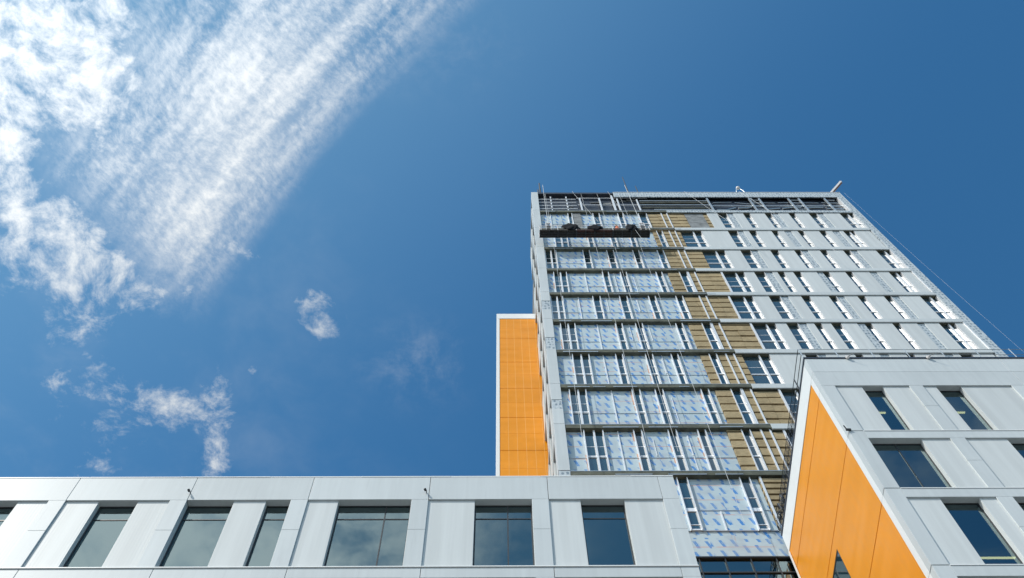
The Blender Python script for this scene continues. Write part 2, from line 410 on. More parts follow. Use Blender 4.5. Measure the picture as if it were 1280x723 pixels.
# right wing
rw = thing('office_building', 'tall silver-white block at the right with an orange side wall and white corner frame', 'building', (18, F, 0))
RX0, RX1 = 12.68, 25.2
bx('wall', ROOM, rw, RX0+.6, RX1, F+2.6, 27.8, 0, 39.3)
bx('roof', NAVY, rw, RX0+.05, RX1, F+.31, 27.8, 39.40, 39.60)
for z in (34.02, 30.31, 26.29, 22.4): bx('floor_slab', ROOM, rw, RX0+.3, RX1, F+.30, F+2.6, z-.62+.12, z-.05)
bx('ceiling', ROOM, rw, RX0+.3, RX1, F+.31, F+2.6, 37.56, 39.3)
bx('side_backing', DARK, rw, RX0+.06, RX0+.28, F+.31, 27.75, 0, 39.5)
bx('lower_wall', ALU, rw, RX0+.3, RX1, F+.06, F+2.6, 0, 22)
PX = [16.16, 20.22, 24.28]                                   # left edges of the pilasters
edges = [RX0] + [p+.54 for p in PX]
for (z0, z1) in ((38.70, 39.86), (37.515, 38.688)):
    xs = [RX0+.002, 20.76, RX1]
    for a, b in zip(xs, xs[1:]): bx('parapet_panel', ALU, rw, a, b-.012, F, F+.30, z0, z1, bevel=.006)
bx('parapet_flashing', NAVY, rw, RX0-.03, RX1, F-.03, F+.45, 39.865, 39.97)
bx('parapet_flashing', NAVY, rw, RX0-.03, RX0+.4, F+.452, 27.85, 39.865, 39.97)
FL = [37.51, 34.03, 30.32, 26.30, 22.43]
for i, zt in enumerate(FL[:-1]):
    top = zt-.002 if i == 0 else zt-.52                       # lintel underside
    zb = FL[i+1]
    bx('corner_panel', ALU, rw, RX0+.002, 13.22, F+.001, F+.30, zb+.012, (zt if i == 0 else zt-.03)-.004, bevel=.006)
    for p in PX: pilaster(rw, p, p+.54, zb+.004, top-.002)
    if i:
        bx('spandrel_panel', ALU, rw, 13.224, RX1, F, F+.30, top, zt-.045, bevel=.006)
        bx('sill', TRIM, rw, 13.224, RX1, F-.02, F+.30, zt-.04, zt, bevel=.004)
def rspan(zb, zt, segs):
    for kind, a, b, *m in segs:
        if kind == 'P': wing_panel(rw, a, b, zb+.004, zt-.004)
        else: wing_window(rw, a, b, zb+.004, zt-.004, m)
rspan(34.03, 37.51, [('P', 13.222, 14.3), ('W', 14.3, 15.13), ('P', 15.13, 16.158), ('P', 16.702, 17.24), ('W', 17.24, 18.22), ('P', 18.22, 20.218), ('P', 20.762, 22.3), ('W', 22.3, 23.4), ('P', 23.4, 24.278)])
rspan(30.32, 33.51, [('W', 13.222, 15.14, 14.2), ('P', 15.14, 16.158), ('P', 16.702, 18.23), ('W', 18.23, 19.6), ('P', 19.6, 20.218), ('W', 20.762, 22.3), ('P', 22.3, 24.278)])
rspan(26.30, 29.80, [('P', 13.222, 14.33), ('W', 14.33, 15.62), ('P', 15.62, 16.158), ('W', 16.702, 18.0), ('P', 18.0, 20.218), ('P', 20.762, 21.8), ('W', 21.8, 23.4), ('P', 23.4, 24.278)])
rspan(22.43, 25.78, [('W', 13.222, 15.0), ('P', 15.0, 16.158), ('P', 16.702, 18.2), ('W', 18.2, 20.218), ('W', 20.762, 22.3), ('P', 22.3, 24.278)])
for x0, x1, yy, zz in ((14.4, 15.42, 20.2, 37.5), (17.5, 18.6, 20.2, 37.5), (15.5, 17.15, 21.25, 29.6)):
    bx('ceiling_light', LAMP, rw, x0, x1, yy, yy+.07, zz, zz+.035)
# its orange side wall (faces left)
SXa, SXb = RX0, RX0+.06
JZ = [38.70, 37.52, 34.03, 30.31, 26.30, 22.4, 18.5]
bx('side_frame', TRIM, rw, RX0-.001, RX0+.28, F+.304, 27.84, 38.705, 39.862)
for a, b in zip([39.866] + JZ[1:], JZ[1:]):
    bx('corner_trim', TRIM, rw, RX0, RX0+.28, F+.304, F+.585, b+.012, min(a, 38.70)-.006, bevel=.004)
WY0, WY1, WZ0, WZ1 = 23.8, 26.2, 30.6, 33.52
for a, b in zip(JZ, JZ[1:]):
    y0, y1 = F+.59, 27.82
    if b < WZ1 <= a:                                          # this row is cut round the window
        p = MB(); p.box(RX0+.02, RX0+.055, y0, WY0, b+.04, a-.008); p.box(RX0+.02, RX0+.055, WY1, y1, b+.04, a-.008)
        p.box(RX0+.02, RX0+.055, WY0, WY1, WZ1, a-.008); p.box(RX0+.02, RX0+.055, WY0, WY1, b+.04, WZ0)
        p.build('orange_panel', ORANGE, rw)
    else: bx('orange_panel', ORANGE, rw, RX0+.02, RX0+.055, y0, y1, b+.04, a-.008)
w = MB(); t = .06
w.box(RX0+.03, RX0+.07, WY0, WY0+t, WZ0, WZ1); w.box(RX0+.03, RX0+.07, WY1-t, WY1, WZ0, WZ1)
w.box(RX0+.032, RX0+.07, WY0+t, WY1-t, WZ1-t, WZ1); w.box(RX0+.032, RX0+.07, WY0+t, WY1-t, WZ0, WZ0+t)
w = w.build('window', BLKFRAME, rw)
MB().box(RX0+.045, RX0+.05, WY0+t, WY1-t, WZ0+t, WZ1-t).build('pane', PANE, w)
bx('end_trim', TRIM, rw, RX0-.06, RX0-.012, 27.70, 27.80, 20, 38.6)

# ------------------------------------------------------------------ the tower
T = 27.85
tower = thing('tower', 'tall tower block under construction, half clad in white panels, blue-printed insulation still bare at left', 'building', (17, T, 0))
TX0, TX1 = 2.94, 31.2
L = [45.3+4.592*k for k in range(10)]                         # tops of the floor ledges
ROOF = 91.83
WALLY = T+.62
bx('wall', CORE, tower, TX0+.12, TX1-.02, WALLY, 44, 0, 86.2)
bx('roof', CORE, tower, TX0+.1, TX1-.02, T+1.6, 44, 86.21, 87.0)
BX = 14.55                                                    # how far the white ledges have come
cnt = {'window': 0}
wins = []
def tower_window(x0, x1, z0, z1, mull=None, bright=True, bare=True):
    """a full-storey strip window: silver side frames, dark panes, slim transoms, sunlit jamb on the right"""
    w = MB(); zm = z0 + (z1-z0)*.40; zu = z0 + (z1-z0)*.64
    if bare:
        yg = T+.27; t = .055
        w.box(x0, x0+t, T+.10, yg+.06, z0, z1); w.box(x1-t, x1, T+.10, yg+.06, z0, z1)
    else:
        yg = T+.285; t = .03
        w.box(x0, x0+t, yg-.03, yg+.06, z0, z1); w.box(x1-t, x1, yg-.03, yg+.06, z0, z1)
    w.box(x0+t, x1-t, yg-.05, yg+.06, zm-.03, zm+.07)
    w.box(x0+t, x1-t, yg-.015, yg+.06, zu-.018, zu+.018)
    if mull is not None:
        w.box(mull-.05, mull+.05, yg-.13, yg+.06, z0, z1-.002)
    wins.append((x0, x1, z0, z1, yg, t, w, bright and not bare))
gap_boards = []
def wool_bank(a, b, z0, z1):
    """stacked mineral wool batts with open gaps: one part, its batts uneven"""
    p = MB(); n = 5; h = (z1-z0)/n; off = random.random()*.25; cols = max(1, round((b-a)/.9)); cw_ = (b-a)/cols
    for i in range(n+1):
        for c_ in range(cols):
            q0 = max(z0, z0+(i-off)*h+.085+random.uniform(-.02, .02)); q1 = min(z1, z0+(i+1-off)*h-.085+random.uniform(-.025, .025))
            if q1-q0 > .08: p.box(a+c_*cw_+.006, a+(c_+1)*cw_-.004, T+.14+random.random()*.03, T+.37, q0, q1)
    o = p.build('mineral_wool', WOOL, tower); bx('cavity_girts', DARK, tower, a, b, T+.30, T+.36, z0, z1)
    return o
def left_storey(k, wins_, z0, z1, xa, xb, woolstart=None, woolend=None):
    """printed foam boards between the windows, then mineral wool up to the finished part"""
    segs = []; x_ = xa
    for wv in sorted(wins_):
        a, b = wv[0], wv[1]
        segs.append((x_, a)); x_ = b
    segs.append((x_, xb))
    ws = woolstart if woolstart is not None else 1e9
    for a, b in segs:
        if b-a < .05: continue
        if a < ws:
            e = min(b, ws)
            zm = z0 + (z1-z0)*.375
            p = MB(); p.box(a, e, T+.26, T+.36, z0, zm-.015); p.box(a, e, T+.262, T+.36, zm+.015, z1)
            p.build('insulation_board', FOAM, tower)
        if b > ws:
            s0 = max(a, ws)
            wool_bank(s0, b, z0, z1)
    for wv in wins_:
        if wv[0] < ws and random.random() < .75:
            for q in range(random.randint(1, 3)):
                h = random.uniform(.3, 1.2); zq = random.uniform(z0+.05, z1-h-.05); xq = wv[0]-random.uniform(.03, .08)
                bx('sealant_smear', SEAL, tower, xq, wv[0]-.002, T+.2565+.0008*q, T+.2595+.0008*q, zq, zq+h)
    for wv in wins_: tower_window(wv[0], wv[1], z0, z1, (wv[0]+wv[1])/2+.03 if wv[1]-wv[0] > .85 else None, bare=True)
A = [(4.48, 5.55), (7.14, 7.62), (8.98, 9.47), (10.56, 11.03), (12.91, 13.42)]
B = [(4.0, 5.0), (7.6, 8.1), (8.93, 9.43), (11.57, 12.06), (13.3, 13.92)]
Cc = [(3.56, 4.46), (6.5, 7.07), (8.37, 8.95), (10.4, 10.93), (12.31, 12.84)]
kinds = {3: A, 4: B, 5: A, 6: B, 7: Cc, 8: B, 9: Cc, 10: A, 11: [(5.9, 6.3), (8.05, 8.65), (10.2, 10.7), (11.98, 12.72)]}
wool = {3: 12.15, 4: 12.40, 5: 12.38, 6: 12.42, 7: 12.84, 8: 12.46, 9: 12.84, 10: 12.6, 11: 12.72}
# right part: W window, P white panel, F speckled strip, M mineral wool, G grey board
RT = {
 11: [('M', 14.5, 15.95), ('G', 15.97, 17.55), ('M', 17.55, 17.9), ('P', 17.9, 18.81), ('W', 18.81, 19.64), ('F', 19.64, 20.19), ('P', 20.19, 21.06), ('W', 21.06, 21.66), ('P', 21.66, 22.93), ('W', 22.93, 23.5), ('F', 23.5, 24.08), ('P', 24.08, 25.0), ('W', 25.0, 25.55), ('P', 25.55, 26.75), ('W', 26.75, 27.45), ('F', 27.45, 28.0), ('P', 28.0, 29.43), ('W', 29.43, 30.58, 1)],
 10: [('M', 14.5, 14.87), ('W', 14.87, 16.62, 1), ('P', 16.62, 18.8), ('W', 18.8, 19.58), ('F', 19.58, 20.05), ('P', 20.05, 20.53), ('W', 20.53, 21.13), ('P', 21.13, 22.4), ('W', 22.4, 22.92), ('P', 22.92, 23.44), ('F', 23.44, 24.01), ('P', 24.01, 24.56), ('W', 24.56, 25.05), ('P', 25.05, 26.32), ('W', 26.32, 26.87), ('P', 26.87, 27.4), ('F', 27.4, 27.97), ('P', 27.97, 28.32), ('W', 28.32, 29.22, 1), ('P', 29.22, 30.52)],
 9: [('M', 14.5, 15.82), ('W', 15.82, 17.61, 1), ('P', 17.61, 18.84), ('W', 18.84, 19.64), ('F', 19.64, 20.18), ('P', 20.18, 21.18), ('W', 21.18, 21.8), ('P', 21.8, 23.06), ('W', 23.06, 23.57), ('F', 23.57, 24.11), ('P', 24.11, 25.06), ('W', 25.06, 25.6), ('P', 25.6, 26.89), ('W', 26.89, 27.43), ('F', 27.43, 27.97), ('P', 27.97, 29.47), ('W', 29.47, 30.6, 1)],
 8: [('M', 14.5, 16.35), ('R', 16.35, 16.52), ('W', 16.52, 18.11, 1), ('P', 18.11, 18.86), ('W', 18.86, 19.63), ('F', 19.63, 20.2), ('P', 20.2, 20.59), ('W', 20.59, 21.1), ('P', 21.1, 21.76), ('W', 21.76, 22.32), ('P', 22.32, 23.5), ('F', 23.5, 23.97), ('W', 23.97, 24.44), ('P', 24.44, 25.63), ('W', 25.63, 26.14), ('P', 26.14, 27.42), ('F', 27.42, 27.95), ('P', 27.95, 28.86), ('W', 28.86, 29.77, 1), ('P', 29.77, 30.5)],
 7: [('M', 14.5, 15.95), ('R', 15.95, 16.11), ('W', 16.11, 17.7, 1), ('P', 17.7, 18.83), ('W', 18.83, 19.63), ('F', 19.63, 20.17), ('P', 20.17, 21.1), ('W', 21.1, 21.72), ('P', 21.72, 23.04), ('W', 23.04, 23.58), ('F', 23.58, 24.1), ('P', 24.1, 25.05), ('W', 25.05, 25.58), ('P', 25.58, 26.9), ('W', 26.9, 27.41), ('F', 27.41, 27.95), ('P', 27.95, 29.44), ('W', 29.44, 30.6, 1)],
 6: [('M', 14.5, 16.44), ('R', 16.44, 16.61), ('W', 16.61, 18.16, 1), ('P', 18.16, 18.88), ('W', 18.88, 19.64), ('F', 19.64, 20.18), ('P', 20.18, 20.71), ('W', 20.71, 21.2), ('P', 21.2, 21.83), ('W', 21.83, 22.5), ('P', 22.5, 23.55), ('F', 23.55, 24.05), ('W', 24.05, 24.51), ('P', 24.51, 25.87), ('W', 25.87, 26.37), ('P', 26.37, 27.5), ('F', 27.5, 27.97), ('P', 27.97, 28.96), ('W', 28.96, 30.03, 1), ('P', 30.03, 30.6)],
 5: [('M', 14.5, 14.95), ('W', 14.95, 16.65, 1), ('P', 16.65, 18.83), ('W', 18.83, 19.6), ('F', 19.6, 20.1), ('P', 20.1, 21.9), ('W', 21.9, 22.4), ('P', 22.4, 23.44), ('F', 23.44, 24.0), ('P', 24.0, 25.1), ('W', 25.1, 25.6), ('P', 25.6, 27.4), ('F', 27.4, 27.97), ('P', 27.97, 28.4), ('W', 28.4, 29.2), ('P', 29.2, 30.5)],
 4: [('M', 14.5, 16.0), ('R', 16.0, 16.16), ('W', 16.16, 17.6, 1)],
 3: [('M', 14.5, 15.1), ('R', 15.1, 15.26), ('W', 15.26, 16.9, 1)],
}
for s in range(3, 12):
    k = s-3; z0 = L[k]+.002; top = L[k+1]
    left_storey(k, kinds[s], z0, top-.425, 3.50, 14.5, wool[s])
    zt = top-.54
    for seg in RT[s]:
        kd, a, b = seg[:3]
        if kd == 'P': bx('cladding_panel', RIB, tower, a+.006, b-.006, T+.085, T+.50, z0, zt, bevel=.008)
        elif kd == 'F': bx('speckled_strip', DOTS, tower, a, b, T+.14, T+.50, z0, zt)
        elif kd == 'G':
            bx('grey_board', GREY, tower, a, b, T+.16, T+.36, z0, zt)
        elif kd == 'R': bx('steel_rail', FRAMEW, tower, a+.02, b-.02, T+.08, T+.36, z0, zt)
        elif kd == 'M':
            wool_bank(a, b, z0, zt)
        else:
            tower_window(a, b, z0, zt, a+(b-a)*.62 if len(seg) > 3 else None, bare=False)
    for xr in (13.93, 14.42): bx('steel_rail', FRAMEW, tower, xr, xr+.09, T+.10, T+.24, z0, top-.43)
    xr = {3: 6.3, 4: 6.42, 5: 6.38, 6: 6.42, 7: 5.5, 8: 6.3, 9: 5.6, 10: 6.2, 11: 4.4}[s]
    if s not in (9, 10): bx('steel_rail', FRAMEW, tower, xr, xr+.06, T+.2, T+.258, z0, top-.43)
    if s in (3, 5, 7): bx('steel_rail', FRAMEW, tower, 9.95 if s != 7 else 9.55, 10.0 if s != 7 else 9.6, T+.21, T+.258, z0+1.75, top-.9)
    for xr in [w_[1]+random.uniform(.35, .6) for w_ in kinds[s][1:4]]:
        if random.random() < .6: bx('steel_rail', FRAMEW, tower, xr, xr+.035, T+.225, T+.2575, z0+random.choice((0, 1.75)), top-.43-random.choice((0, .8)))
    # horizontal sheeting rails across the boards at mid height
    zm = z0 + (top-.425-z0)*.375
    bx('sheeting_rail', GALV, tower, 3.55, 12.4, T+.235, T+.2585, zm-.02, zm+.02)
bx('grey_board', GREY, tower, 6.34, 7.0, T+.14, T+.255, L[8]+.1, L[9]-.35)
# windows become parts: the 100 largest in view (the lowest ones) each on their own, the rest as one
wins.sort(key=lambda q: (q[2] > L[7]-.5, q[2] > L[8]-.5, -(q[1]-q[0])))
rest_f, rest_p, rest_j = MB(), MB(), MB()
def fill(x0, x1, z0, z1, yg, t, pm): pm.box(x0+t*.6, x1-t*.6, yg-.004, yg+.004, z0+.03, z1-.02)
for i, (x0, x1, z0, z1, yg, t, w, lit) in enumerate(wins):
    if i < 100:
        o = w.build('window', FRAMEW, tower)
        pm = MB(); fill(x0, x1, z0, z1, yg, t, pm); pm.build('pane', PANE, o)
        if lit:
            j = MB(); j.box(x1-.02, x1+.004, T+.08, T+.262, z0+.002, z1-.002); j.build('jamb_lining', BRIGHT, o)
    else:
        rest_f.v, rest_f.f, b_ = rest_f.v + w.v, rest_f.f + [tuple(i_+len(rest_f.v) for i_ in f_) for f_ in w.f], 0
        fill(x0, x1, z0, z1, yg, t, rest_p)
        if lit: rest_j.box(x1-.02, x1+.004, T+.08, T+.262, z0+.002, z1-.002)
if rest_f.v:
    o = rest_f.build('top_windows', FRAMEW, tower); o['kind'] = 'stuff'
    q = rest_p.build('pane', PANE, o); q['kind'] = 'stuff'
    if rest_j.v: q = rest_j.build('jamb_lining', BRIGHT, o); q['kind'] = 'stuff'
# floor ledges
for k, z in enumerate(L):
    xb = BX + (-.05 if k > 6 else .03)
    xa = 3.545
    if k < 9 or True:
        o = bx('bare_ledge', GIRT, tower, xa, xb, T+.015, T+.60, z-.40, z)
        MB().box(xa, xb, T+.002, T+.013, z-.05, z-.004).build('edge_angle', GALV, o)
        # loose brackets and packers along the bare edge
        x_ = xa+.4
        while x_ < xb-1:
            wd = random.uniform(.5, 2.2)
            if random.random() < .55: MB().box(x_, x_+wd, T-.012, T+.014, z-.38, z-.38+random.uniform(.04, .09)).build('packer', GALV, o)
            x_ += wd + random.uniform(.1, .9)
    mt = DOTS if k == 9 else ALU
    bx('floor_band', mt, tower, xb+.003, TX1-.62, T, T+.60, z-.52, z, bevel=.01)
    bx('soffit', GIRT, tower, xb+.01, TX1-.63, T+.08, T+.6, z-.535, z-.523)  # dark steel colour here only paints the shade under the white bands
    bx('soffit', WOOL if k in (8,) else GIRT, tower, 3.55, xb, T+.03, T+.37, z-.42, z-.402)
# left corner column with speckled bare patches
patches = [(L[0]-.9, L[0]), (L[1]+1.65, L[1]+2.7), (L[3]+.05, L[3]+1.7), (L[4]+1.5, L[4]+3.0)]
zs = [0, 34.0, 40.7] + L + [ROOF]
for a, b in zip(zs, zs[1:]):
    cuts = [p for p in patches if a <= p[0] and p[1] <= b+.01]
    if cuts:
        p = cuts[0]
        if p[0]-a > .05: bx('corner_panel', ALU, tower, TX0, 3.53, T-.02, T+.46, a+.012, p[0], bevel=.006)
        bx('speckled_patch', DOTS, tower, TX0+.02, 3.52, T+.005, T+.46, p[0], p[1])
        if b-p[1] > .05: bx('corner_panel', ALU, tower, TX0, 3.53, T-.02, T+.46, p[1], b-.012, bevel=.006)
    else: bx('corner_panel', ALU, tower, TX0, 3.53, T-.02, T+.46, a+.012, b-.012, bevel=.006)
# right edge strip
bx('edge_strip', DOTS, tower, TX1-.6, TX1, T+.002, T+.5, 30, ROOF-.002)
# left side wall of the tower: staggered upright panels and slot windows
for i, (a, b) in enumerate(zip(zs[1:], zs[2:])):
    ys = [T+.5, T+1.4, T+2.0, T+3.4, T+4.1, T+5.2, T+6.3] if i % 2 else [T+.5, T+1.0, T+2.2, T+2.8, T+4.4, T+4.9, T+6.3]
    for j in range(6):
        if j % 2 == (i % 2): bx('side_panel', RIB, tower, TX0+.02, TX0+.115, ys[j], ys[j+1], a+.01, b-.3, bevel=.006)
        else: bx('side_window', PANE, tower, TX0+.10, TX0+.117, ys[j], ys[j+1], a+.01, b-.3)
    bx('side_band', ALU, tower, TX0, TX0+.116, T+.47, T+6.4, b-.298, b)
# base: foam below the lowest ledge, then the dark curtain wall
z0, z1 = 38.66, L[0]-.425
bw = [(4.1, 5.0), (6.0, 6.6), (8.72, 9.28), (11.82, 12.36)]
segs = []; x_ = 3.5
for a, b in bw: segs.append((x_, a)); x_ = b
segs.append((x_, 12.75))
zb = 40.62
for a, b in segs:
    p = MB(); p.box(a, b, T+.26, T+.36, zb, 42.2); p.box(a, b, T+.262, T+.36, 42.23, z1); p.build('insulation_board', FOAM, tower)
p = MB(); p.box(3.5, 17.0, T+.262, T+.36, z0, zb-.025); p.build('insulation_board', FOAM, tower)
bx('sheeting_rail', GALV, tower, 3.55, 12.75, T+.2, T+.258, zb-.05, zb-.02)
bx('sheeting_rail', GALV, tower, 9.3, 12.75, T+.235, T+.2585, 42.2, 42.24)
for a, b in bw:
    yg = T+.25; w = MB(); w.box(a, a+.05, T+.12, yg+.06, zb-.05, z1); w.box(b-.05, b, T+.12, yg+.06, zb-.05, z1)
    w.box(a+.05, b-.05, T+.17, yg+.06, zb-.02, zb+.06); w.box(a+.05, b-.05, yg-.05, yg+.06, 42.1, 42.36); w.box(a+.05, b-.05, yg-.03, yg+.06, 43.2, 43.24); w.box(a+.05, b-.05, yg-.03, yg+.06, 41.05, 41.09)
    w = w.build('window', FRAMEW, tower); MB().box(a+.05, b-.05, yg-.004, yg+.004, zb+.06, z1-.01).build('pane', PANE, w)
bx('steel_rail', FRAMEW, tower, 10.35, 10.41, T+.2, T+.258, zb, 42.1)
p = MB(); n = 8; h = (z1-40.9)/n
for i in range(n): p.box(12.76, 17, T+.14, T+.37, 40.9+i*h+.085, 40.9+(i+1)*h-.085)
p.build('mineral_wool', WOOL, tower); bx('cavity_girts', DARK, tower, 12.76, 17, T+.30, T+.36, z0, z1)
bx('steel_rail', FRAMEW, tower, 12.8, 12.9, T+.1, T+.22, zb, z1)
cw = MB()
for xv in (3.6, 5.1, 6.6, 8.72, 9.86, 10.98, 12.1, 13.2): cw.box(xv-.025, xv+.025, T+.18, T+.32, 30, 38.62)
for zz in (30.4, 33.2, 35.9, 37.62): cw.box(3.6, 13.2, T+.20, T+.31, zz-.035, zz+.035)
cw.box(3.5, 13.3, T+.14, T+.36, 38.56, 38.64)
cw = cw.build('curtain_wall', BLKFRAME, tower)
MB().box(3.55, 13.25, T+.26, T+.27, 30, 38.55).build('pane', GLASS, cw)
bx('dark_void', DARK, tower, 3.5, 13.3, T+.40, T+.44, 30, 38.6)
# open plant screen on top: dark sheeting with rails and posts in front
bx('plant_screen', NAVY, tower, 3.55, TX1-.6, T+.40, T+.5, L[9]+.02, ROOF-.25)
bx('screen_soffit', NAVY, tower, 3.55, TX1-.6, T+.51, T+1.6, ROOF-.24, ROOF-.1)
for zz in (1.1, 2.0, 2.9, 3.8): bx('screen_rail', FRAMEW, tower, 3.55, 6.9, T+.20, T+.25, L[9]+zz-.045, L[9]+zz+.045)
for zz in (2.2, 4.2): bx('screen_rail', FRAMEW, tower, 7.0, 13.4, T+.22, T+.27, L[9]+zz-.04, L[9]+zz+.04)
for i, zz in enumerate((.75, 1.35, 2.1, 2.75, 3.3)): bx('screen_rail', (GALV, GIRT, GALV, GIRT, GALV)[i], tower, 12.6 if i else 13.6, 18.6, T+.17, T+.30, L[9]+zz-.06, L[9]+zz+.06)
bx('screen_rail', GALV, tower, 18.6, TX1-.6, T+.22, T+.29, L[9]+1.95, L[9]+2.06)
for xv in (4.6, 6.0):
    for zz in (.25, 1.2, 2.1, 3.0, 3.9): bx('screen_post', FRAMEW, tower, xv, xv+.11, T+.14, T+.19, L[9]+zz, L[9]+zz+.45)
for xv in (7.2, 8.95, 10.55): bx('screen_post', FRAMEW, tower, xv, xv+.13, T+.12, T+.21, L[9]+.1, L[9]+3.9)
bx('screen_post', FRAMEW, tower, 10.1, 10.27, T+.10, T+.21, L[9]+.1, ROOF-.5)
bx('screen_post', FRAMEW, tower, 12.3, 12.42, T+.12, T+.21, L[9]+.1, L[9]+3.5)
for xv in (18.65, 22.45, 23.35, 26.0, 26.95, 29.3): bx('screen_post', GALV, tower, xv, xv+.15, T+.08, T+.20, L[9]+.01, ROOF-1.33)
for xv in (22.6, 26.15, 29.45):
    for zz in (.7, 1.5, 2.5, 3.3): bx('screen_rung', GALV, tower, xv+.01, xv+.74, T+.12, T+.19, L[9]+zz, L[9]+zz+.07)
for xv in [19.2+i*1.95 for i in range(6)]:                    # ducts and bracing behind the screen
    za = L[9]+.8+random.random()
    MB().tube([(xv, T+.32, za), (xv+.8, T+.33, za+random.uniform(-.1, .3)), (xv+1.7, T+.33, za+random.uniform(-.3, .9))], .075, 8).build('duct', GALV, tower)
    MB().tube([(xv, T+.34, L[9]+3.2), (xv+1.7, T+.35, L[9]+2.4+random.random())], .035, 6).build('brace', GALV, tower)
for xv in [3.8+i*1.1 for i in range(12)]:
    z_ = L[9]+random.uniform(.6, 4.2); bx('loose_sheet', GREY, tower, xv, xv+random.uniform(.5, 1.1), T+.31, T+.39, z_, z_+random.uniform(.1, .35))
bx('parapet_band', NAVY, tower, 3.55, 10.38, T-.005, T+.10, ROOF-.45, ROOF-.06)
bx('parapet_band', DOTS, tower, 10.39, TX1-.601, T+.001, T+.10, ROOF-1.32, ROOF)
bx('parapet_backing', NAVY, tower, 3.55, TX1-.601, T+.105, T+.5, ROOF-.44, ROOF-.245)
bx('parapet_cap', TRIM, tower, 10.39, TX1+.02, T-.03, T+.7, ROOF+.003, ROOF+.06)
bx('jamb_panel', BRIGHT, tower, TX1-.66, TX1-.602, T+.03, T+.38, L[9]+.01, ROOF-1.33)
for k in (1, 3, 5, 7): bx('edge_trim', BRIGHT, tower, TX1-.66, TX1-.602, T+.01, T+.3, L[k if k != 7 else 6]+.003, L[(k if k != 7 else 6)+1]-.525)

# ------------------------------------------------------------------ the orange core behind the tower
CY = 34.3
core = thing('stair_core', 'slim orange panelled shaft with white edges rising behind the left side of the tower', 'building', (2, CY, 0))
bx('wall', CORE, core, -.17, 6.5, CY+.1, 42, 0, 78.7)
bx('edge_trim', TRIM, core, -.19, .05, CY-.03, CY+.4, 0, 78.02, bevel=.01)
bx('top_trim', TRIM, core, -.19, 6.5, CY-.03, CY+.4, 78.03, 78.98, bevel=.01)
JC = [78.0, 74.35, 70.2, 66.08, 61.95, 57.78, 53.6, 49.4, 45.2, 41, 36.8, 32.6]
for a, b in zip(JC, JC[1:]):
    p = MB(); x_ = .06
    while x_ < 5.9:
        p.box(x_, x_+.552, CY, CY+.09, b+.025, (a+b)/2-.006); p.box(x_, x_+.552, CY, CY+.09, (a+b)/2+.006, a-.025); x_ += .565
    p.build('orange_panel', ORANGE, core)
p = MB(); x_ = .06
while x_ < 5.9: p.box(x_+.548, x_+.569, CY-.008, CY+.08, 32.6, 77.99); x_ += .565
p.build('joint_strip', mat('pale_orange_strip', (.86, .48, .12), .4), core)

# ------------------------------------------------------------------ hanging work platform
ST = thing('work_platform', 'long dark maroon work platform hanging on ropes before the top floors of the tower', 'platform', (7.6, 27.05, 78.2))
SX0, SX1, SY0, SY1, SZ = 3.2, 11.9, 26.74, 27.38, 78.2
n = 6; wseg = (SX1-SX0)/n
SOOT = mat('soot_grey_decking', (.05, .048, .045), .8, 0, .2, .15, fn_dirty)
for i in range(n):
    a, b = SX0+i*wseg+.02, SX0+(i+1)*wseg-.02
    d = MB(); d.box(a, b, SY0, SY1, SZ, SZ+.06)
    hh = (.20, .26, .16, .19, .24, .18)[i]
    d.box(a, b, SY0, SY0+.03, SZ+.061, SZ+hh); d.box(a, b, SY1-.03, SY1, SZ+.061, SZ+.25)
    d.build('deck', (SOOT, SOOT, MAROON, MAROON, SOOT, SOOT)[i], ST)
d = MB()
for i in range(n*2+1):
    xx = SX0+.03+i*(SX1-SX0-.06)/(n*2); d.box(xx-.035, xx+.035, SY0+.02, SY1-.02, SZ-.06, SZ-.002)
d.box(SX0, SX1, SY0+.2, SY0+.26, SZ-.05, SZ-.002); d.box(SX0, SX1, SY1-.26, SY1-.2, SZ-.05, SZ-.002)
d.build('underframe', STEELDK, ST)
d = MB()
for yy in (SY0+.02, SY1-.02):
    for zz in (.55, 1.05): d.tube([(SX0, yy, SZ+zz), (SX1, yy, SZ+zz)], .028)
    for i in range(n+1): d.tube([(SX0+i*(SX1-SX0)/n, yy, SZ+.06), (SX0+i*(SX1-SX0)/n, yy, SZ+1.05)], .026)
d.build('guardrail', SAFEW, ST)
hoist_x = (3.95, 11.45)
for hx in hoist_x:
    h = MB(); h.box(hx-.22, hx-.16, 26.8, 26.86, SZ+.06, SZ+1.9); h.box(hx+.16, hx+.22, 26.8, 26.86, SZ+.06, SZ+1.9)
    h.box(hx-.22, hx+.22, 26.79, 26.87, SZ+1.9, SZ+2.0); h = h.build('hoist_frame', SAFEW, ST)
    m_ = MB(); m_.box(hx-.14, hx+.14, 26.8, 27.08, SZ+.75, SZ+1.3); m_.lathe([(.05, 0), (.12, .02), (.12, .3), (.05, .32)], (hx, 26.94, SZ+1.31)); m_.build('hoist_motor', STEELDK, h)
    MB().tube([(hx, 26.85, SZ+2.0), (hx+.05, 27.3, ROOF+.5)], .02).build('hoist_rope', ROPE, ST)
def tarp(x0, w, h, label):
    bm = bmesh.new(); bmesh.ops.create_icosphere(bm, subdivisions=4, radius=1)
    for v_ in bm.verts:
        k_ = 1 + .22*math.sin(5*v_.co.x+x0)*math.cos(4*v_.co.z+x0*2) + .12*math.sin(11*v_.co.y+7*v_.co.x)
        v_.co = Vector((v_.co.x*w/2*k_, v_.co.y*.16*k_, max(v_.co.z, -.75)*h/2*k_))
    me = bpy.data.meshes.new('tarpaulin'); bm.to_mesh(me); bm.free(); me.materials.append(TARP)
    for p_ in me.polygons: p_.use_smooth = True
    o = bpy.data.objects.new('tarpaulin', me); COL.objects.link(o); o.location = (x0, 26.80, SZ+.065+h*.375)
    tag(o, label, 'tarpaulin', 'tarpaulins on the work platform')
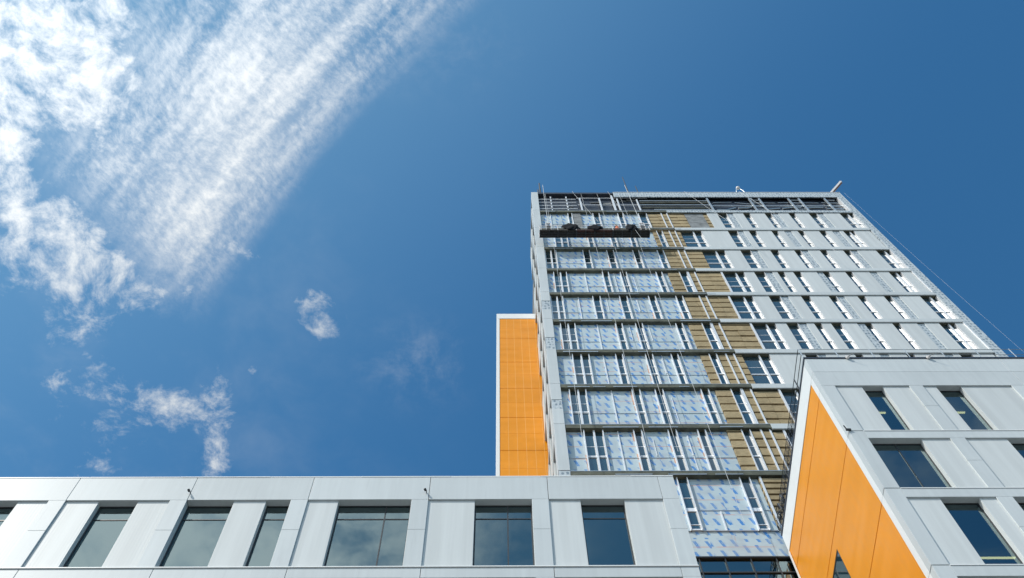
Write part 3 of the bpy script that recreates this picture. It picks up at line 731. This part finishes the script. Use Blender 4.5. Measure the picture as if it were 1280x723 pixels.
tarp(5.75, 1.3, 1.7, 'dark peaked heap of tarpaulin on the work platform near its left end')
tarp(7.6, 1.2, 1.3, 'low dark heap of tarpaulin at the middle of the work platform')
tarp(10.55, .9, 1.6, 'dark heap of tarpaulin on the work platform right of the worker')

def person(loc, label):
    """standing worker: one skinned body, with helmet, vest and hair as children"""
    J = [((0,0,.95),.15),((0,0,1.15),.135),((0,.0,1.34),.16),((0,.0,1.47),.075),((0,-.01,1.53),.06),((0,-.015,1.63),.095),((0,-.01,1.71),.08),
         ((-.17,0,1.40),.07),((-.24,-.05,1.16),.05),((-.16,-.28,1.10),.042),((-.13,-.36,1.10),.036),
         ((.17,0,1.40),.07),((.26,-.03,1.16),.05),((.19,-.26,1.06),.042),((.17,-.34,1.06),.036),
         ((-.09,0,.88),.10),((-.11,-.03,.50),.072),((-.12,.02,.09),.05),((-.13,-.15,.04),.045),
         ((.09,0,.88),.10),((.12,-.02,.50),.072),((.13,.03,.09),.05),((.15,-.14,.04),.045)]
    E_ = [(0,1),(1,2),(2,3),(3,4),(4,5),(5,6),(2,7),(7,8),(8,9),(9,10),(2,11),(11,12),(12,13),(13,14),(0,15),(15,16),(16,17),(17,18),(0,19),(19,20),(20,21),(21,22)]
    me = bpy.data.meshes.new('person'); me.from_pydata([j[0] for j in J], E_, [])
    o = bpy.data.objects.new('person', me); COL.objects.link(o); me.materials.append(NAVYCL); me.materials.append(SKIN)
    sk = o.modifiers.new('skin', 'SKIN'); sk.use_smooth_shade = True
    me.skin_vertices.new() if not me.skin_vertices else None
    for i_, (p_, r_) in enumerate(J): me.skin_vertices[0].data[i_].radius = (r_, r_)
    me.skin_vertices[0].data[0].use_root = True
    ss = o.modifiers.new('sub', 'SUBSURF'); ss.levels = 1; ss.render_levels = 2
    dg = bpy.context.evaluated_depsgraph_get(); m2 = bpy.data.meshes.new_from_object(o.evaluated_get(dg))
    o.modifiers.clear(); o.data = m2
    while len(m2.materials) < 2: m2.materials.append(SKIN)
    for p_ in m2.polygons:
        c = p_.center; p_.use_smooth = True
        if c.z > 1.50 or (c.y < -.29 and c.z > .9): p_.material_index = 1
    o.location = loc; tag(o, label, 'person')
    h = MB().lathe([(.165,0),(.16,.015),(.125,.02),(.122,.07),(.09,.12),(.04,.145),(.005,.15)], (loc[0], loc[1]-.01, loc[2]+1.70), n=16)
    h.build('helmet', YELLOW, o, smooth=True)
    v_ = MB().lathe([(.175,0),(.18,.2),(.20,.4),(.17,.46)], (loc[0], loc[1], loc[2]+.95), n=14); v_.build('vest', ORANGEV, o, smooth=True)
    f_ = MB()
    for ex in (-.035, .035): f_.lathe([(.004, 0), (.012, .006), (.004, .012)], (loc[0]+ex, loc[1]-.108, loc[2]+1.645), (0, -1, 0), 8)
    f_.build('eyes', DARK, o)
    fi = MB()
    for hx_, hy_, hz_ in ((-.13, -.37, 1.10), (.17, -.35, 1.06)):
        sgn = 1 if hx_ < 0 else -1
        for q, ln in enumerate((.075, .085, .08, .06)):
            xx = hx_ + (q-1.5)*.02
            fi.tube([(loc[0]+xx, loc[1]+hy_-.01, loc[2]+hz_), (loc[0]+xx, loc[1]+hy_-ln*.7, loc[2]+hz_+.005), (loc[0]+xx, loc[1]+hy_-ln*.8, loc[2]+hz_-.03)], .009, 6)
        fi.tube([(loc[0]+hx_+sgn*.03, loc[1]+hy_+.03, loc[2]+hz_), (loc[0]+hx_+sgn*.055, loc[1]+hy_-.02, loc[2]+hz_-.01)], .011, 6)
    fi.build('fingers', SKIN, o, smooth=True)
    return o
person((9.45, 27.1, SZ+.062), 'worker in an orange vest and yellow helmet standing on the hanging work platform')

# ------------------------------------------------------------------ ropes down the tower
ROPES = 'ropes hanging down the tower'
def rope(pts, label, r=.018):
    m_ = MB().tube(pts, r, 5); o = m_.build('rope', ROPE, None, org=pts[-1]); tag(o, label, 'rope', ROPES); return o
for xx, zb_ in ((4.25, 44.5), (7.5, 46), (8.95, 46), (10.95, 40)):
    rope([(xx-.06, 27.8, ROOF-.6), (xx-.02, 27.35, 76), (xx, 27.3, 60), (xx+.01, 27.2, zb_)], 'thin pale rope hanging straight down the unfinished face of the tower', .011)
for xa, xb, zb_, yb in ((6.66, 8.0, 80.3, 26.75), (9.9, 11.0, 74, 26.4), (16.9, 18.4, 78, 26.2), (21.9, 24.6, 71, 26.0)):
    rope([(xa, 27.7, ROOF-.2), ((xa+xb)/2, (27.7+yb)/2, (ROOF+zb_)/2-.3), (xb, yb, zb_)], 'thin pale rope slanting from the tower roof out over its facade', .011)
rope([(31.3, 27.6, 91), (31.36, 27.3, 71.7), (31.34, 27, 60.6), (31.36, 26.8, 52)], 'thin rope hanging in the open sky beside the right edge of the tower', .004)

# ------------------------------------------------------------------ things on the tower roof
def mast(x_, h, label, r=.05):
    m_ = MB().tube([(x_, 28.5, ROOF+.07), (x_, 28.5, ROOF+h)], [r*1.3, r*.7], 6).box(x_-.12, x_+.12, 28.4, 28.6, ROOF-.1, ROOF+.07)
    o = m_.build('roof_mast', STEELDK, None, org=(x_, 28.5, ROOF-.1)); tag(o, label, 'mast', 'masts on the tower roof')
mast(3.86, 5.0, 'thin dark pole at the left corner of the tower roof', .09)
mast(3.66, 2.9, 'short dark stub of a pole beside the corner pole on the tower roof', .08)
mast(12.1, 7.2, 'tallest thin pole standing behind the parapet of the tower roof')
mast(13.0, 4.2, 'shorter thin pole right of the tallest pole on the tower roof')
dv = thing('davit', 'small curved davit hook with a white ball rising over the tower parapet', 'davit', (22.6, 28.2, ROOF))
MB().tube([(22.9, 28.1, ROOF-2.4), (22.67, 27.9, ROOF-.84), (22.5, 27.9, ROOF+.6), (22.3, 27.9, ROOF+1.5), (22.1, 27.9, ROOF+1.5), (21.95, 27.9, ROOF+1.0), (21.7, 27.85, ROOF-.2)], .045, 8).build('arm', GALV, dv, smooth=True)
MB().lathe([(.02,-.2),(.13,-.15),(.2,0),(.13,.15),(.02,.2)], (22.2, 27.9, ROOF+1.55), n=12).build('ball', SAFEW, dv, smooth=True)
be = thing('outrigger_beam', 'white and rust-edged steel beam jutting over the right end of the tower roof', 'beam', (31.0, 28.3, ROOF))
e0, e1 = Vector((30.5, 28.0, ROOF+.3)), Vector((32.08, 27.6, ROOF+2.6))
MB().tube([e0, e1], .13, 4).build('beam', SAFEW, be)
MB().tube([e0+Vector((.05,.02,-.19)), e1+Vector((.05,.02,-.19))], .05, 4).build('lower_flange', mat('rusty_steel', (.35, .14, .07), .8), be)
MB().box(30.4, 30.9, 28.4, 28.9, ROOF-.6, ROOF-.05).build('counterweight', GALV, be)

# ------------------------------------------------------------------ right wing roof edge
gr = thing('guardrail', 'thin steel cable guardrail with posts along the roof edge of the right block', 'guardrail', (18, F, 39.97))
GZ = 39.97
for i in range(9):
    xx = 12.75+i*1.5; MB().tube([(xx, F+.12, GZ), (xx, F+.12, GZ+1.05)], .022).build('post', GALV, gr)
for i in range(1, 7):
    yy = F+.12+i*1.45; MB().tube([(12.72, yy, GZ), (12.72, yy, GZ+1.05)], .028).build('post', STEELDK, gr)
for zz in (.52, 1.03):
    MB().tube([(12.75, F+.12, GZ+zz), (18.6, F+.12, GZ+zz-.02), (24.9, F+.12, GZ+zz)], .012, 5).build('front_cable', GALV, gr)
    MB().tube([(12.72, F+.12, GZ+zz), (12.70, 23, GZ+zz-.02), (12.72, 27.8, GZ+zz)], .016, 5).build('side_cable', STEELDK, gr)
net = MB()
for i in range(24): yy = 21.3+i*.27; net.tube([(12.73, yy, GZ+.02), (12.73, yy+.02, GZ+1.02)], .010, 4)
for i in range(6): net.tube([(12.735, 21.3, GZ+.1+i*.16), (12.735, 27.6, GZ+.1+i*.16)], .010, 4)
net.build('safety_net', NAVY, gr)
# clamps and bits of stuff along the parapet
cb = thing('cable_bundle', 'tangle of dark cables and hoses at the back end of the orange block roof edge', 'cables', (12.6, 27.2, GZ))
for i in range(7):
    a = random.uniform(25.6, 27.3); pts = [(12.66+random.uniform(-.1,.12), a+.15*q+random.uniform(-.12,.12), GZ+.1+random.uniform(0,.9)) for q in range(5)]
    MB().tube(pts, random.uniform(.018,.035), 5).build('hose', random.choice([NAVY, STEELDK, GALV]), cb, smooth=True)
for xx, lab in ((14.46, 'small white bracket with a dark rod on the right block parapet, nearer the orange wall'), (17.83, 'small white bracket with a dark rod on the right block parapet, at the far right')):
    b_ = thing('roof_bracket', lab, 'bracket', (xx, F, 39.8), 'brackets on the parapet')
    MB().box(xx-.06, xx+.06, F-.13, F-.035, 39.80, 39.93).build('plate', SAFEW, b_)
    MB().tube([(xx, F-.12, 39.84), (xx+.2, F-.3, 39.78)], .014, 6).build('rod', STEELDK, b_)
cl_ = thing('corner_clip', 'tiny dark clip on the white corner of the right block at the first floor joint', 'clip', (12.66, F, 34.0))
MB().box(12.58, 12.76, F-.07, F-.002, 33.99, 34.07).tube([(12.6, F-.05, 34.05), (12.5, F-.16, 34.12)], .022, 6).build('clip', STEELDK, cl_)
for xx, zz, lab in ((-10.02, 30.1, 'small dark floodlight on the low wing parapet, towards the left'), (-2.36, 30.1, 'small dark floodlight on the low wing parapet, nearest its middle')):
    l_ = thing('floodlight', lab, 'light', (xx, F, zz), 'floodlights on the low parapet')
    MB().box(xx-.013, xx+.013, F-.11, F-.002, zz-.013, zz+.013).build('arm', STEELDK, l_)
    MB().lathe([(.035,0),(.042,.02),(.042,.085),(.02,.10)], (xx-.02, F-.09, zz-.02), (-.4,-.6,.6)).build('lamp_head', STEELDK, l_)
